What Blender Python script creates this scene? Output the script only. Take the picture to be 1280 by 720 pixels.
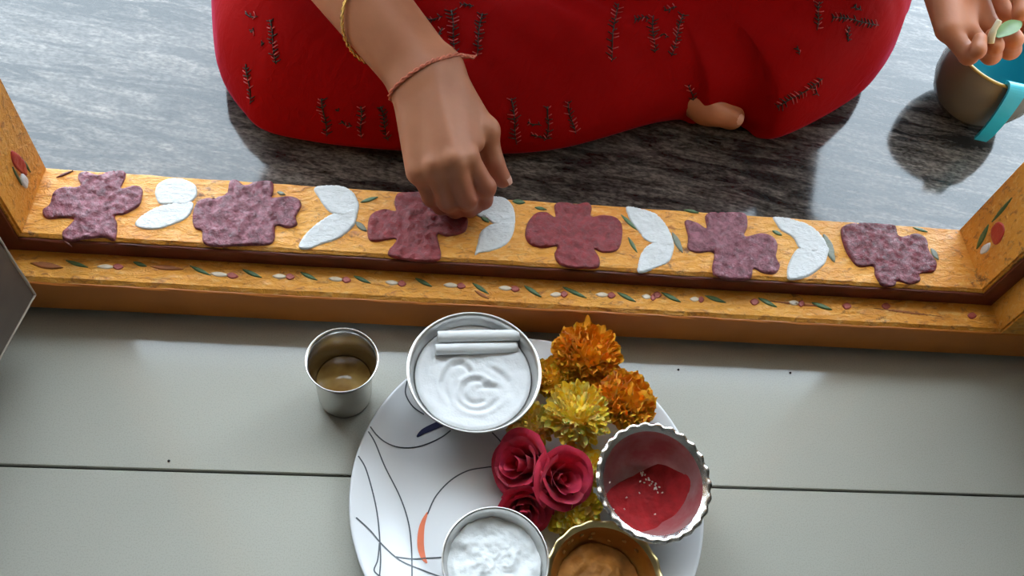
import bpy, bmesh, math, random
import numpy as np
from mathutils import Vector, Matrix
from mathutils.bvhtree import BVHTree
from mathutils import noise as mnoise
from mathutils.geometry import delaunay_2d_cdt

# ------------------------------------------------------------------ camera, sky, exposure
for o in list(bpy.data.objects): bpy.data.objects.remove(o)
SC = bpy.context.scene
COL = SC.collection
F_PX = 1067.0; CAM_H = 0.67
_d = np.array([-158., 688., F_PX]); _d /= np.linalg.norm(_d)
_e = np.array([9520., 530., F_PX]); _e -= _d * (_e @ _d); _e /= np.linalg.norm(_e)
ROT = np.array([_e, np.cross(-_d, _e), -_d])
cam_data = bpy.data.cameras.new('camera'); cam = bpy.data.objects.new('camera', cam_data); COL.objects.link(cam)
cam_data.sensor_width = 36; cam_data.lens = 36 * F_PX / 1280; cam_data.clip_start = .02
cam.matrix_world = Matrix(((ROT[0,0], -ROT[0,1], -ROT[0,2], 0), (ROT[1,0], -ROT[1,1], -ROT[1,2], 0),
                           (ROT[2,0], -ROT[2,1], -ROT[2,2], CAM_H), (0,0,0,1)))
SC.camera = cam
world = bpy.data.worlds.new('overcast_sky'); SC.world = world; world.use_nodes = True
bg = world.node_tree.nodes['Background']
bg.inputs['Color'].default_value = (0.74, 0.88, 1.0, 1); bg.inputs['Strength'].default_value = 9.0
SC.view_settings.view_transform = 'Standard'; SC.view_settings.look = 'None'
SC.view_settings.gamma = 1; SC.view_settings.use_curve_mapping = False
SC.view_settings.exposure = 0.10

rng = random.Random(7)
nrng = np.random.default_rng(7)

# a point of the place measured from the photograph: on the horizontal plane z, or on planes x / y
def W(px, py, z=0.0):
    v = ROT @ np.array([px-640, py-360, F_PX]); t = (z-CAM_H)/v[2]
    return np.array([0,0,CAM_H]) + v*t
def Wx(px, py, x):
    v = ROT @ np.array([px-640, py-360, F_PX]); t = x/v[0]
    return np.array([0,0,CAM_H]) + v*t

# ------------------------------------------------------------------ material helpers
def new_mat(name):
    m = bpy.data.materials.new(name); m.use_nodes = True
    nt = m.node_tree; b = nt.nodes['Principled BSDF']
    return m, nt, b
def setp(b, **k):
    for n, v in k.items():
        i = b.inputs[n.replace('_', ' ')]
        i.default_value = (*v, 1) if isinstance(v, tuple) and len(v) == 3 else v
def tex_coord(nt, scale=(1,1,1), rot=(0,0,0), kind='Object'):
    tc = nt.nodes.new('ShaderNodeTexCoord'); src = tc.outputs[kind]
    if any(rot):                                   # turn first, then stretch along the turned axes
        m0 = nt.nodes.new('ShaderNodeMapping'); m0.inputs['Rotation'].default_value = rot
        nt.links.new(src, m0.inputs['Vector']); src = m0.outputs['Vector']
    mp = nt.nodes.new('ShaderNodeMapping'); mp.inputs['Scale'].default_value = scale
    nt.links.new(src, mp.inputs['Vector']); return mp.outputs['Vector']
def noise(nt, vec, scale=10, detail=4, rough=.5, dist=0):
    n = nt.nodes.new('ShaderNodeTexNoise'); n.inputs['Scale'].default_value = scale
    n.inputs['Detail'].default_value = detail; n.inputs['Roughness'].default_value = rough; n.inputs['Distortion'].default_value = dist
    nt.links.new(vec, n.inputs['Vector']); return n.outputs['Fac']
def ramp(nt, fac, stops):
    r = nt.nodes.new('ShaderNodeValToRGB'); e = r.color_ramp.elements
    while len(e) < len(stops): e.new(.5)
    for el, (p, c) in zip(e, stops): el.position = p; el.color = (*c, 1) if len(c) == 3 else c
    nt.links.new(fac, r.inputs['Fac']); return r.outputs['Color']
def mix(nt, fac, a, b, mode='MIX'):
    n = nt.nodes.new('ShaderNodeMix'); n.data_type = 'RGBA'; n.blend_type = mode
    for sock, v in ((n.inputs[0], fac), (n.inputs[6], a), (n.inputs[7], b)):
        if hasattr(v, 'node'): nt.links.new(v, sock)
        else: sock.default_value = (*v, 1) if isinstance(v, tuple) else v
    return n.outputs[2]
def bump(nt, b, h, strength=.3, dist=.002):
    n = nt.nodes.new('ShaderNodeBump'); n.inputs['Strength'].default_value = strength; n.inputs['Distance'].default_value = dist
    nt.links.new(h, n.inputs['Height']); nt.links.new(n.outputs['Normal'], b.inputs['Normal'])
def plain(name, col, rough=.5, metal=0., var=.12, vscale=60, bmp=0, bscale=200, **k):
    m, nt, b = new_mat(name); v = tex_coord(nt)
    c0 = tuple(x*(1-var) for x in col); c1 = tuple(min(1, x*(1+var)) for x in col)
    nt.links.new(ramp(nt, noise(nt, v, vscale, 3), [(.3, c0), (.7, c1)]), b.inputs['Base Color'])
    setp(b, Roughness=rough, Metallic=metal, **k)
    if bmp: bump(nt, b, noise(nt, v, bscale, 4), bmp, .001)
    return m

MAT = {}
def M(name, *a, **k):
    if name not in MAT: MAT[name] = plain(name, *a, **k)
    return MAT[name]

# ------------------------------------------------------------------ object helpers
ORIGIN = {}
def thing(name, label, cat, loc=(0,0,0), group=None, kind=None):
    o = bpy.data.objects.new(name, None); COL.objects.link(o); o.empty_display_size = .02
    o.location = loc; ORIGIN[o.name] = np.array(loc, float)
    tag(o, label, cat, group, kind); return o
def tag(o, label=None, cat=None, group=None, kind=None):
    if label: o['label'] = label
    if cat: o['category'] = cat
    if group: o['group'] = group
    if kind: o['kind'] = kind
    return o
def obj(name, verts, faces, mat, parent=None, smooth=True, loc=None):
    """verts in world coordinates; the object's origin is its parent's origin (or loc)"""
    org = ORIGIN[parent.name] if parent else np.array(loc if loc is not None else (0,0,0), float)
    v = np.asarray(verts, float).reshape(-1, 3) - org
    me = bpy.data.meshes.new(name); me.from_pydata(v.tolist(), [], [list(map(int, f)) for f in faces]); me.update()
    if smooth: me.polygons.foreach_set('use_smooth', [True]*len(me.polygons))
    o = bpy.data.objects.new(name, me); COL.objects.link(o)
    if parent: o.parent = parent
    else: o.location = org
    ORIGIN[o.name] = org
    mats = mat if isinstance(mat, (list, tuple)) else [mat]
    for m in mats: me.materials.append(m)
    return o
def merge(parts):
    V = []; Fc = []; n = 0
    for v, f in parts:
        v = np.asarray(v, float).reshape(-1, 3); V.append(v); Fc += [[i+n for i in q] for q in f]; n += len(v)
    return np.vstack(V), Fc
def box(x0, x1, y0, y1, z0, z1, bev=0.0, seg=2):
    bm = bmesh.new(); bmesh.ops.create_cube(bm, size=1)
    for v in bm.verts: v.co = Vector(((x0+x1)/2 + v.co.x*(x1-x0), (y0+y1)/2 + v.co.y*(y1-y0), (z0+z1)/2 + v.co.z*(z1-z0)))
    if bev: bmesh.ops.bevel(bm, geom=bm.edges[:], offset=bev, segments=seg, affect='EDGES')
    bm.verts.index_update()
    r = [tuple(v.co) for v in bm.verts], [[v.index for v in f.verts] for f in bm.faces]; bm.free(); return r
def lathe(prof, n=64, mod=None, center=(0,0,0), rot=None):
    """prof: list of (r, z); mod(k, angle, r, z) -> (r, z)"""
    V = []; Fc = []; m = len(prof)
    for k, (r, z) in enumerate(prof):
        for i in range(n):
            a = 2*math.pi*i/n; rr, zz = mod(k, a, r, z) if mod else (r, z)
            V.append((rr*math.cos(a), rr*math.sin(a), zz))
    for k in range(m-1):
        for i in range(n):
            j = (i+1) % n; Fc.append((k*n+i, k*n+j, (k+1)*n+j, (k+1)*n+i))
    if prof[0][0] < 2e-3: Fc.append([i for i in range(n)][::-1])
    if prof[-1][0] < 2e-3: Fc.append([(m-1)*n+i for i in range(n)])
    V = np.array(V)
    if rot is not None: V = V @ np.array(rot.to_3x3()).T
    return V + np.array(center), Fc
def tube(pts, rad, n=8, closed=False):
    pts = [Vector(p) for p in pts]; m = len(pts); V = []; Fc = []
    rads = rad if isinstance(rad, (list, tuple, np.ndarray)) else [rad]*m
    up = Vector((0.12, 0.3, 1)).normalized(); prev = None
    for k in range(m):
        if closed: t = pts[(k+1) % m] - pts[k-1]
        else: t = pts[min(k+1, m-1)] - pts[max(k-1, 0)]
        t.normalize()
        a = (up if prev is None else prev); a = a - t*a.dot(t)
        if a.length < 1e-4: a = t.orthogonal()
        a.normalize(); prev = a; b = t.cross(a)
        for i in range(n):
            g = 2*math.pi*i/n; V.append(pts[k] + (a*math.cos(g) + b*math.sin(g))*rads[k])
    for k in range(m if closed else m-1):
        k2 = (k+1) % m
        for i in range(n):
            j = (i+1) % n; Fc.append((k*n+i, k*n+j, k2*n+j, k2*n+i))
    if not closed: Fc.append(list(range(n))[::-1]); Fc.append([(m-1)*n+i for i in range(n)])
    return np.array([tuple(v) for v in V]), Fc
def catmull(pts, per=6, closed=False):
    P = np.asarray(pts, float); n = len(P); out = []
    rngk = range(n) if closed else range(n-1)
    for i in rngk:
        if closed: p0, p1, p2, p3 = P[i-1], P[i], P[(i+1) % n], P[(i+2) % n]
        else: p0, p1, p2, p3 = P[max(i-1, 0)], P[i], P[i+1], P[min(i+2, n-1)]
        for s in range(per):
            t = s/per
            out.append(.5*((2*p1) + (-p0+p2)*t + (2*p0-5*p1+4*p2-p3)*t*t + (-p0+3*p1-3*p2+p3)*t**3))
    if not closed: out.append(P[-1])
    return np.array(out)
def nz(x, y, z=0.0, s=1.0): return mnoise.noise(Vector((x*s, y*s, z*s)))

# ------------------------------------------------------------------ signed-distance meshes (body, cloth)
def cap_sdf(P, a, b, ra, rb):
    a = np.asarray(a, float); b = np.asarray(b, float); ab = b-a
    t = np.clip(((P-a) @ ab)/max(ab @ ab, 1e-12), 0, 1)
    return np.linalg.norm(P - a - t[..., None]*ab, axis=-1) - (ra + (rb-ra)*t)
def ell_sdf(P, c, r, rot=None):
    q = P - np.asarray(c, float)
    if rot is not None: q = q @ np.asarray(rot)
    r = np.asarray(r, float); k0 = np.linalg.norm(q/r, axis=-1); k1 = np.linalg.norm(q/(r*r), axis=-1)
    return k0*(k0-1)/np.maximum(k1, 1e-9)
def smin(a, b, k):
    h = np.clip(.5+.5*(b-a)/k, 0, 1); return b*(1-h)+a*h - k*h*(1-h)
def smax(a, b, k): return -smin(-a, -b, k)
def surface_nets(fn, lo, hi, res):
    lo = np.asarray(lo, float); hi = np.asarray(hi, float); n = np.ceil((hi-lo)/res).astype(int)+1
    ax = [lo[i] + res*np.arange(n[i]) for i in range(3)]
    G = np.stack(np.meshgrid(*ax, indexing='ij'), -1)
    D = np.empty(n)
    for i0 in range(0, n[0], 24): D[i0:i0+24] = fn(G[i0:i0+24])
    S = D < 0
    c = [S[i:n[0]-1+i, j:n[1]-1+j, k:n[2]-1+k] for i in (0,1) for j in (0,1) for k in (0,1)]
    cnt = sum(x.astype(int) for x in c); act = (cnt > 0) & (cnt < 8)
    idx = -np.ones(act.shape, int); A = np.argwhere(act); idx[tuple(A.T)] = np.arange(len(A))
    acc = np.zeros((len(A), 3)); num = np.zeros(len(A))
    corners = [(i,j,k) for i in (0,1) for j in (0,1) for k in (0,1)]
    for a in range(8):
        for b in range(a+1, 8):
            ca, cb = np.array(corners[a]), np.array(corners[b])
            if abs(ca-cb).sum() != 1: continue
            da = D[tuple((A+ca).T)]; db = D[tuple((A+cb).T)]
            x = (da < 0) != (db < 0); t = np.where(x, da/np.where(x, da-db, 1), 0)
            acc += np.where(x[:, None], ca + t[:, None]*(cb-ca), 0); num += x
    V = lo + res*(A + acc/num[:, None])
    F = []
    for d in range(3):
        sl0 = [slice(None)]*3; sl1 = [slice(None)]*3; sl0[d] = slice(0, -1); sl1[d] = slice(1, None)
        a, b = S[tuple(sl0)], S[tuple(sl1)]; E = np.argwhere(a != b)
        u, w = (d+1) % 3, (d+2) % 3
        ok = (E[:, u] > 0) & (E[:, w] > 0) & (E[:, u] < n[u]-1) & (E[:, w] < n[w]-1); E = E[ok]
        def cell(du, dw):
            q = E.copy(); q[:, u] += du; q[:, w] += dw; return idx[tuple(q.T)]
        Q = np.stack([cell(-1,-1), cell(0,-1), cell(0,0), cell(-1,0)], 1)
        flip = ~a[tuple(E.T)]; Q[flip] = Q[flip][:, ::-1]
        F.append(Q[(Q >= 0).all(1)])
    return V, np.vstack(F).tolist()

# ================================================================== THE SETTING
# tile floor
def tile_material():
    m, nt, b = new_mat('polished_vitrified_tile'); v = tex_coord(nt)
    c = ramp(nt, noise(nt, v, 3, 5, .6), [(.3, (.44,.425,.360)), (.7, (.485,.465,.395))])
    sp = ramp(nt, noise(nt, v, 900, 2), [(.38, (.90,.90,.90)), (.5, (1,1,1))])
    nt.links.new(mix(nt, 1.0, c, sp, 'MULTIPLY'), b.inputs['Base Color'])
    setp(b, Roughness=.11, Specular_IOR_Level=.45); return m
TILE = tile_material()
SEAM = 0.2457; TL, TW, GAP = 1.2, .6, .0022
fv, ff = box(-2.0, 2.2, -2.6, .50, -.05, -.004)
floor = obj('floor', fv, ff, M('dark_grout', (.05,.05,.047), .9), smooth=False)
tag(floor, 'pale grey polished tile floor inside the doorway', 'floor', kind='structure')
for iy in range(-5, 1):
    for ix in range(-2, 2):
        x0 = -.52 + ix*TL; y0 = SEAM + iy*TW
        x1, y1 = x0+TL, min(y0+TW, .47)
        tv, tf = box(max(x0, -2)+GAP/2, min(x1, 2.2)-GAP/2, max(y0, -2.6)+GAP/2, y1-GAP/2, -.012, 0, .0006, 1)
        obj('tile', tv, tf, TILE, floor, smooth=False)

# granite floor of the porch
def granite_material():
    m, nt, b = new_mat('polished_streaked_granite')
    v1 = tex_coord(nt, (1.3, 6, 1), (0, 0, math.radians(11)))
    v2 = tex_coord(nt, (5, 24, 1), (0, 0, math.radians(9)))
    v3 = tex_coord(nt, (60, 130, 1), (0, 0, math.radians(7)))
    bands = noise(nt, v1, 3.2, 6, .6, 1.1); fine = noise(nt, v2, 3.0, 6, .68, 1.0); grain = noise(nt, v3, 2.6, 3, .6, .3)
    base = ramp(nt, bands, [(.28, (.008,.009,.010)), (.46, (.022,.022,.022)), (.56, (.085,.08,.075)), (.64, (.028,.026,.024)), (.78, (.15,.14,.125))])
    streak = ramp(nt, fine, [(.46, (0,0,0)), (.62, (.07,.062,.054)), (.8, (.17,.155,.14))])
    gr = ramp(nt, grain, [(.38, (.45,.45,.45)), (.62, (1.25,1.25,1.25))])
    c = mix(nt, 1.0, base, streak, 'ADD'); c = mix(nt, 1.0, c, gr, 'MULTIPLY')
    nt.links.new(c, b.inputs['Base Color']); setp(b, Roughness=.045, IOR=1.45)
    n = nt.nodes.new('ShaderNodeMapRange'); n.inputs['To Min'].default_value = .03; n.inputs['To Max'].default_value = .16
    nt.links.new(fine, n.inputs['Value']); nt.links.new(n.outputs[0], b.inputs['Roughness'])
    return m
gv, gf = box(-2.4, 2.6, .47, 2.3, -.06, 0)
tag(obj('floor_granite', gv, gf, granite_material(), smooth=False), 'dark streaked polished granite floor behind the threshold', 'floor', kind='structure')
gv, gf = box(-14, 14, 2.3, 16, -.4, -.2)
tag(obj('ground', gv, gf, M('concrete_yard', (.33,.32,.30), .9), smooth=False), 'grey concrete yard beyond the porch', 'ground', kind='structure')

# door frame
X0, X1 = -.320, .517               # clear opening
YF, YS, YR = .385, .416, .488      # front face, rebate step, rear face
ZL, ZT = .048, .067                # ledge and top of the threshold
def yellow_material():
    m, nt, b = new_mat('turmeric_yellow_enamel')
    v = tex_coord(nt); vs = tex_coord(nt, (24, 52, 40), (0, 0, math.radians(-4)))
    c = ramp(nt, noise(nt, v, 14, 4), [(.3, (.76,.28,.022)), (.7, (.88,.40,.05))])
    worn = noise(nt, vs, 3.0, 6, .68, .8)
    c = mix(nt, ramp(nt, worn, [(.54, (0,0,0)), (.66, (.8,.8,.8))]), c, (.36, .10, .014))
    blot = noise(nt, v, 34, 5, .7)
    c = mix(nt, ramp(nt, blot, [(.61, (0,0,0)), (.67, (.85,.85,.85))]), c, (.16, .055, .02))
    pale = noise(nt, vs, 5.0, 4, .6, .4)
    c = mix(nt, ramp(nt, pale, [(.52, (0,0,0)), (.68, (.7,.7,.7))]), c, (.90, .50, .14))
    nt.links.new(c, b.inputs['Base Color']); setp(b, Roughness=.38)
    bump(nt, b, worn, .9, .003); return m
YEL = yellow_material()
BROWN = M('brown_rebate_paint', (.14,.024,.008), .5, var=.3, vscale=40, bmp=.3)
ORANGE = M('orange_brown_face_paint', (.56,.170,.020), .45, var=.10, vscale=18, bmp=.15, bscale=60)
door = thing('door_1', 'yellow painted door frame whose threshold carries maroon flowers and white leaves', 'door frame', ((X0+X1)/2, .43, 0), kind='structure')
def strip(y0, y1, z0, z1, x0, x1, bev=.0025, n=90, wob=.0007):
    """a long bar along x with slightly uneven hand-worked arrises"""
    ring = [(y0, z0), (y1, z0), (y1, z1-bev), (y1-bev, z1), (y0+bev, z1), (y0, z1-bev)]
    V = []; Fc = []; k = len(ring)
    for i in range(n+1):
        x = x0+(x1-x0)*i/n
        for j, (y, z) in enumerate(ring):
            w = wob if j >= 2 else 0
            V.append((x, y + w*nz(x, j*3.1, 1, 45), z + w*nz(x, j*5.7, 9, 38)))
    for i in range(n):
        for j in range(k):
            j2 = (j+1) % k; Fc.append((i*k+j, (i+1)*k+j, (i+1)*k+j2, i*k+j2))
    Fc += [list(range(k)), [n*k+j for j in range(k)][::-1]]
    return V, Fc
sill = obj('threshold', *strip(YS, YR, -.01, ZT, X0-.10, X1+.10), YEL, door, smooth=False)
sill['label'] = 'yellow threshold top covered with painted flowers'
obj('threshold_ledge', *strip(YF+.0005, YS+.004, .01, ZL, X0-.10, X1+.10, .003), YEL, door, smooth=False)
o = obj('threshold_face', *strip(YF-.0012, YF+.004, .0065, ZL-.003, X0-.10, X1+.10, .001), ORANGE, door, smooth=False); o['label'] = 'plain orange brown front face of the threshold'
o = obj('rebate_strip', *strip(YS-.0025, YS+.003, ZL-.004, ZT-.0035, X0-.02, X1+.02, .001), BROWN, door, smooth=False); o['label'] = 'dark brown painted rebate strip'
obj('cement_joint', *strip(YF+.004, YF+.02, -.004, .012, X0-.10, X1+.10, .001, wob=.0015), M('dark_joint', (.03,.02,.016), .95), door, smooth=False)
for s, xi in ((-1, X0), (1, X1)):
    def bx(xa, xb, *r): return box(min(xa, xb), max(xa, xb), *r)
    j = obj('jamb', *bx(xi, xi+s*.11, YS, YR, ZT-.02, 2.05, .002), YEL, door, smooth=False)
    obj('jamb_rebate', *bx(xi+s*.020, xi+s*.11, YF, YS+.002, ZL-.02, 2.05, .002), YEL, j, smooth=False)
    obj('rebate_strip', *bx(xi+s*.0035, xi+s*.0225, YS-.0025, YS+.003, ZL-.003, 2.05), BROWN, j, smooth=False)
obj('lintel', *box(X0-.11, X1+.11, YF, YR, 2.0, 2.11, .003), YEL, door, smooth=False)
# open door leaf, hung on the left jamb and swung into the room
LEAFM = M('grey_brown_door_laminate', (.125,.098,.080), .5, var=.2, vscale=25)
def leafpt(v, hx=-.3005, hy=.3675, a=math.radians(-9.5)):
    v = np.array(v, float).reshape(-1, 3); x, y = v[:, 0]-hx, v[:, 1]-hy
    return np.stack([hx+x*math.cos(a)-y*math.sin(a), hy+x*math.sin(a)+y*math.cos(a), v[:, 2]], 1)
_lv, _lf = box(-.336, -.3005, -.46, .3675, .054, 1.98, .0015)
lf = obj('door_leaf', leafpt(_lv), _lf, LEAFM, door, smooth=False); lf['label'] = 'grey brown edge of the open door leaf'
ev = [(-.3003, .3675 + .0012*nz(z, 2, 0, 60), z) for z in np.linspace(.055, .5, 60)]
obj('worn_edge', *tube(ev, [.0009+.0008*abs(nz(z, 7, 0, 80)) for z in np.linspace(.055, .5, 60)], 6), M('chipped_pale_wood', (.5,.42,.34), .8), lf)
ev = leafpt([(-.3003, y, .0545) for y in np.linspace(.3675, -.1, 60)])
obj('worn_edge', *tube(ev, [.0008+.0008*abs(nz(y, 4, 0, 80)) for y in np.linspace(.3675, -.1, 60)], 6), M('chipped_pale_wood', ()), lf)

# walls, ceiling, added roof and side walls that hold back sky
WALL = M('cream_wall_paint', (.66,.63,.57), .8, var=.04, vscale=4, bmp=.1)
def wall(name, label, *b, mat=None):
    return tag(obj(name, *box(*b), mat or WALL, smooth=False), label, 'wall' if name.startswith('wall') else 'ceiling', kind='structure')
wall('wall_front_left', 'cream wall left of the doorway', -2.4, X0-.11, YF+.02, YR, -.05, 2.75)
wall('wall_front_right', 'cream wall right of the doorway', X1+.11, 2.6, YF+.02, YR, -.05, 2.75)
wall('wall_front_top', 'cream wall above the doorway', X0-.11, X1+.11, YF+.02, YR, 2.11, 2.75)
wall('wall_left', 'cream left wall of the room', -2.06, -2.0, -2.6, YF+.02, -.05, 2.75)
wall('wall_right', 'cream right wall of the room', 2.2, 2.26, -2.6, YF+.02, -.05, 2.75)
wall('wall_back', 'cream back wall of the room', -2.06, 2.26, -2.66, -2.6, -.05, 2.75)
wall('ceiling', 'white ceiling of the room', -2.06, 2.26, -2.66, YR, 2.7, 2.78, mat=M('white_ceiling_paint', (.78,.77,.74), .85, var=.03))
wall('wall_added_left', 'unseen cream side wall added on the left to block sky', -1.38, -1.30, YR, 1.5, -.05, 2.6)  # unseen wall, added to cut sky light from the left
wall('wall_added_right', 'unseen cream side wall added on the right to block sky', 1.75, 1.83, YR, 1.5, -.05, 2.6)  # unseen wall, added to cut sky light from the right
wall('ceiling_added', 'unseen roof added beyond the doorway to hold back sky light', -2.4, 2.6, YR, 1.66, 2.55, 2.68, mat=M('added_roof_soffit', (.6,.58,.54), .85, var=.05))  # unseen roof, added to shade the lap and end the reflected sky

# ------------------------------------------------------------------ painted motifs on the threshold
def paint_material(name, c0, c1, rough, bs, streak=(40,40,40)):
    m, nt, b = new_mat(name); v = tex_coord(nt, streak)
    n1 = noise(nt, v, 2.0, 5, .6, .6)
    nt.links.new(ramp(nt, n1, [(.3, c0), (.7, c1)]), b.inputs['Base Color'])
    setp(b, Roughness=rough, Specular_IOR_Level=.6); bump(nt, b, noise(nt, v, 5.5, 5, .65, 1.2), bs, .0016); return m
MAROON = paint_material('maroon_sky_sheen_paint', (.11,.014,.026), (.36,.10,.135), .27, .9, (65,65,65))  # purple-pink lift puts the sky's sheen into the maroon colour
DEEP = paint_material('deep_maroon_thick_paint', (.09,.006,.014), (.28,.04,.06), .26, .9, (65,65,65))
REDM = paint_material('maroon_paint_person_reflection', (.17,.006,.010), (.34,.022,.028), .28, .8, (90,90,90))  # redder base puts the person's reflection into the maroon colour
WHITE = paint_material('white_rice_paste_paint', (.60,.61,.60), (.74,.75,.75), .5, .6, (30,60,40))
GREEN = paint_material('green_leaf_paint', (.045,.11,.035), (.10,.17,.06), .45, .4)
GREYG = paint_material('grey_green_leaf_paint', (.13,.15,.10), (.22,.22,.15), .45, .4)
def blob(poly2, h, seed=0, ridge=1.0, per=5, step=None):
    """thick paint inside an outline (list of (u, v)) -> verts (u, v, w) and faces"""
    C = catmull(poly2, per, True); n = len(C); c = C.mean(0); size = np.ptp(C, axis=0).max()
    step = step or max(.0011, size/34)
    T = np.roll(C, -1, 0)-np.roll(C, 1, 0); N = np.stack([-T[:, 1], T[:, 0]], 1); N /= np.linalg.norm(N, axis=1)[:, None]+1e-9
    inset = min(.0007, size*.06); C2 = C+N*inset
    g = np.stack(np.meshgrid(np.arange(C[:, 0].min(), C[:, 0].max(), step), np.arange(C[:, 1].min(), C[:, 1].max(), step), indexing='ij'), -1).reshape(-1, 2)
    g = g+nrng.uniform(-.2, .2, g.shape)*step
    x, y = g[:, 0], g[:, 1]; ins = np.zeros(len(g), bool); dm = np.full(len(g), 9.)
    for i in range(n):
        (xa, ya), (xb, yb) = C[i], C[(i+1) % n]
        cr = ((ya > y) != (yb > y)) & (x < (xb-xa)*(y-ya)/((yb-ya) if yb != ya else 1e-12)+xa); ins ^= cr
        t = np.clip(((x-xa)*(xb-xa)+(y-ya)*(yb-ya))/((xb-xa)**2+(yb-ya)**2+1e-15), 0, 1)
        dm = np.minimum(dm, np.hypot(x-xa-t*(xb-xa), y-ya-t*(yb-ya)))
    g = g[ins & (dm > inset*1.8)]
    allv = [Vector(p) for p in np.vstack([C, C2, g])]
    edges = [(i, (i+1) % n) for i in range(n)]
    vo, _, fo, ov, _, _ = delaunay_2d_cdt(allv, edges, [], 1, 1e-7)
    V = []
    for p, src in zip(vo, ov):
        k = src[0] if src else 2*n
        if k < n: w = -.0004
        elif k < 2*n: w = h*.75
        else: w = h*.85 + ridge*h*(.5*nz(p[0], p[1], seed*.01, 120) + .5*(.4-abs(nz(p[0], p[1], seed*.01+.3, 190))*2.2) + .25*nz(p[0], p[1], seed*.01, 330))
        V.append((p[0], p[1], max(w, .0009) if k >= n else w))
    Fo = []
    for f in fo:
        a, b, d = (vo[q] for q in f[:3]); Fo.append(list(f) if (b-a).cross(d-a) > 0 else list(f)[::-1])
    return np.array(V), Fo
def on_top(px, z): return [tuple(W(x, y, z)[:2]) for x, y in px]
def paint(name, px, mat, h=.0016, z=ZT, parent=sill, seed=0, label=None, ridge=1.0, per=5):
    q = on_top(px, z+h*.5)
    a = sum(q[i-1][0]*q[i][1]-q[i][0]*q[i-1][1] for i in range(len(q)))
    if a < 0: q = q[::-1]
    V, Fc = blob(q, h, seed, ridge, per); V[:, 2] += z
    o = obj(name, V, Fc, mat, parent)
    if label: o['label'] = label
    return o
def c4(*p): return [(x/3, 190+y/3) for x, y in p]
def c5(*p): return [(400+x/3, 190+y/3) for x, y in p]
def c6(*p): return [(800+x/2.6667, 220+y/2.6667) for x, y in p]
flowers = [
 c4((160,215),(185,195),(200,150),(240,130),(298,127),(290,88),(320,72),(370,85),(410,72),(465,70),(470,95),(455,135),(500,125),(533,135),(530,180),(515,205),(470,230),(432,238),(440,270),(435,320),(420,330),(390,318),(330,322),(260,332),(235,325),(232,300),(258,275),(275,250),(230,245),(180,248),(160,235)),
 c4((720,250),(730,200),(760,175),(842,160),(860,110),(890,105),(920,125),(960,110),(1020,110),(1025,150),(1022,170),(1080,165),(1120,175),(1130,200),(1110,240),(1115,270),(1080,283),(1035,275),(1030,320),(1010,345),(940,348),(880,350),(800,352),(760,335),(755,295),(730,285)),
 c5((278,190),(290,155),(340,150),(400,150),(435,175),(452,222),(510,225),(550,240),(555,270),(540,300),(480,315),(442,308),(455,380),(440,405),(380,408),(320,402),(265,390),(255,370),(285,325),(210,335),(180,320),(180,260),(195,230),(240,213),(283,220)),
 c5((880,195),(920,188),(960,195),(1000,188),(1020,205),(1018,240),(1060,235),(1110,245),(1135,280),(1130,340),(1110,370),(1060,375),(1030,362),(1050,400),(1045,430),(1000,435),(930,430),(890,410),(880,380),(888,352),(840,357),(790,345),(770,310),(780,260),(810,228),(850,225),(882,242)),
 c6((150,148),(190,155),(222,172),(222,125),(290,120),(350,125),(360,165),(350,200),(400,190),(440,200),(460,230),(455,270),(468,300),(450,325),(410,322),(380,308),(370,340),(320,345),(260,335),(240,310),(245,255),(190,255),(160,240),(160,200)),
 c6((670,180),(690,160),(740,155),(800,158),(850,165),(865,200),(920,190),(955,210),(965,250),(990,290),(980,320),(935,325),(935,350),(900,360),(860,350),(850,365),(810,365),(785,330),(778,300),(730,300),(700,270),(680,230)),
]
fl = ['purple maroon painted flower nearest the left jamb', 'broad maroon painted flower with bumpy petals', 'dark red painted flower under the reaching hand',
      'four petalled red painted flower right of the hand', 'purple painted flower with a pointed left petal', 'maroon painted flower nearest the right jamb']
for i, p in enumerate(flowers):
    f = paint('painted_flower', p, REDM if i in (2, 3) else DEEP if i == 5 else MAROON, .0026, seed=i*11, label=fl[i], ridge=1.4, per=6)
leaves = [
 c4((580,150),(590,120),(630,100),(680,98),(730,120),(740,155),(725,180),(690,197),(640,196),(600,195),(585,175)),
 c4((505,265),(540,230),(600,200),(680,186),(725,190),(715,230),(680,260),(610,285),(560,290),(520,283)),
 [(393,234),(420,231),(440,238),(449,255),(445,270),(430,270),(412,265),(400,250)],
 [(373,308),(383,290),(405,272),(425,264),(445,261),(444,280),(425,297),(400,306),(385,311)],
 c5((585,190),(600,168),(640,163),(690,170),(720,195),(732,230),(730,272),(700,278),(650,268),(625,250),(590,240),(570,215)),
 c5((640,270),(700,262),(730,266),(725,305),(700,345),(650,370),(600,378),(580,385),(590,340),(602,298)),
 [(783,258),(800,260),(822,268),(837,287),(842,306),(825,306),(807,300),(795,285),(786,272)],
 [(842,303),(841,318),(834,329),(815,337),(798,340),(799,322),(808,307),(825,301)],
 c6((445,135),(500,140),(560,160),(600,190),(625,230),(622,255),(560,250),(530,238),(510,205),(470,180),(455,160)),
 c6((535,235),(625,235),(625,270),(610,300),(560,335),(500,345),(490,320),(500,280)),
]
for i, p in enumerate(leaves): paint('painted_white_leaf', p, WHITE, .0013, seed=40+i*7, ridge=.5)
def stroke(p, q, w):
    p = np.array(p, float); q = np.array(q, float); d = q-p; L = np.linalg.norm(d); n = np.array([-d[1], d[0]])/L
    return [tuple(p), tuple(p+d*.25+n*w*.8), tuple(p+d*.55+n*w), tuple(p+d*.85+n*w*.6), tuple(q), tuple(p+d*.8-n*w*.6), tuple(p+d*.5-n*w), tuple(p+d*.2-n*w*.7)]
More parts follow.
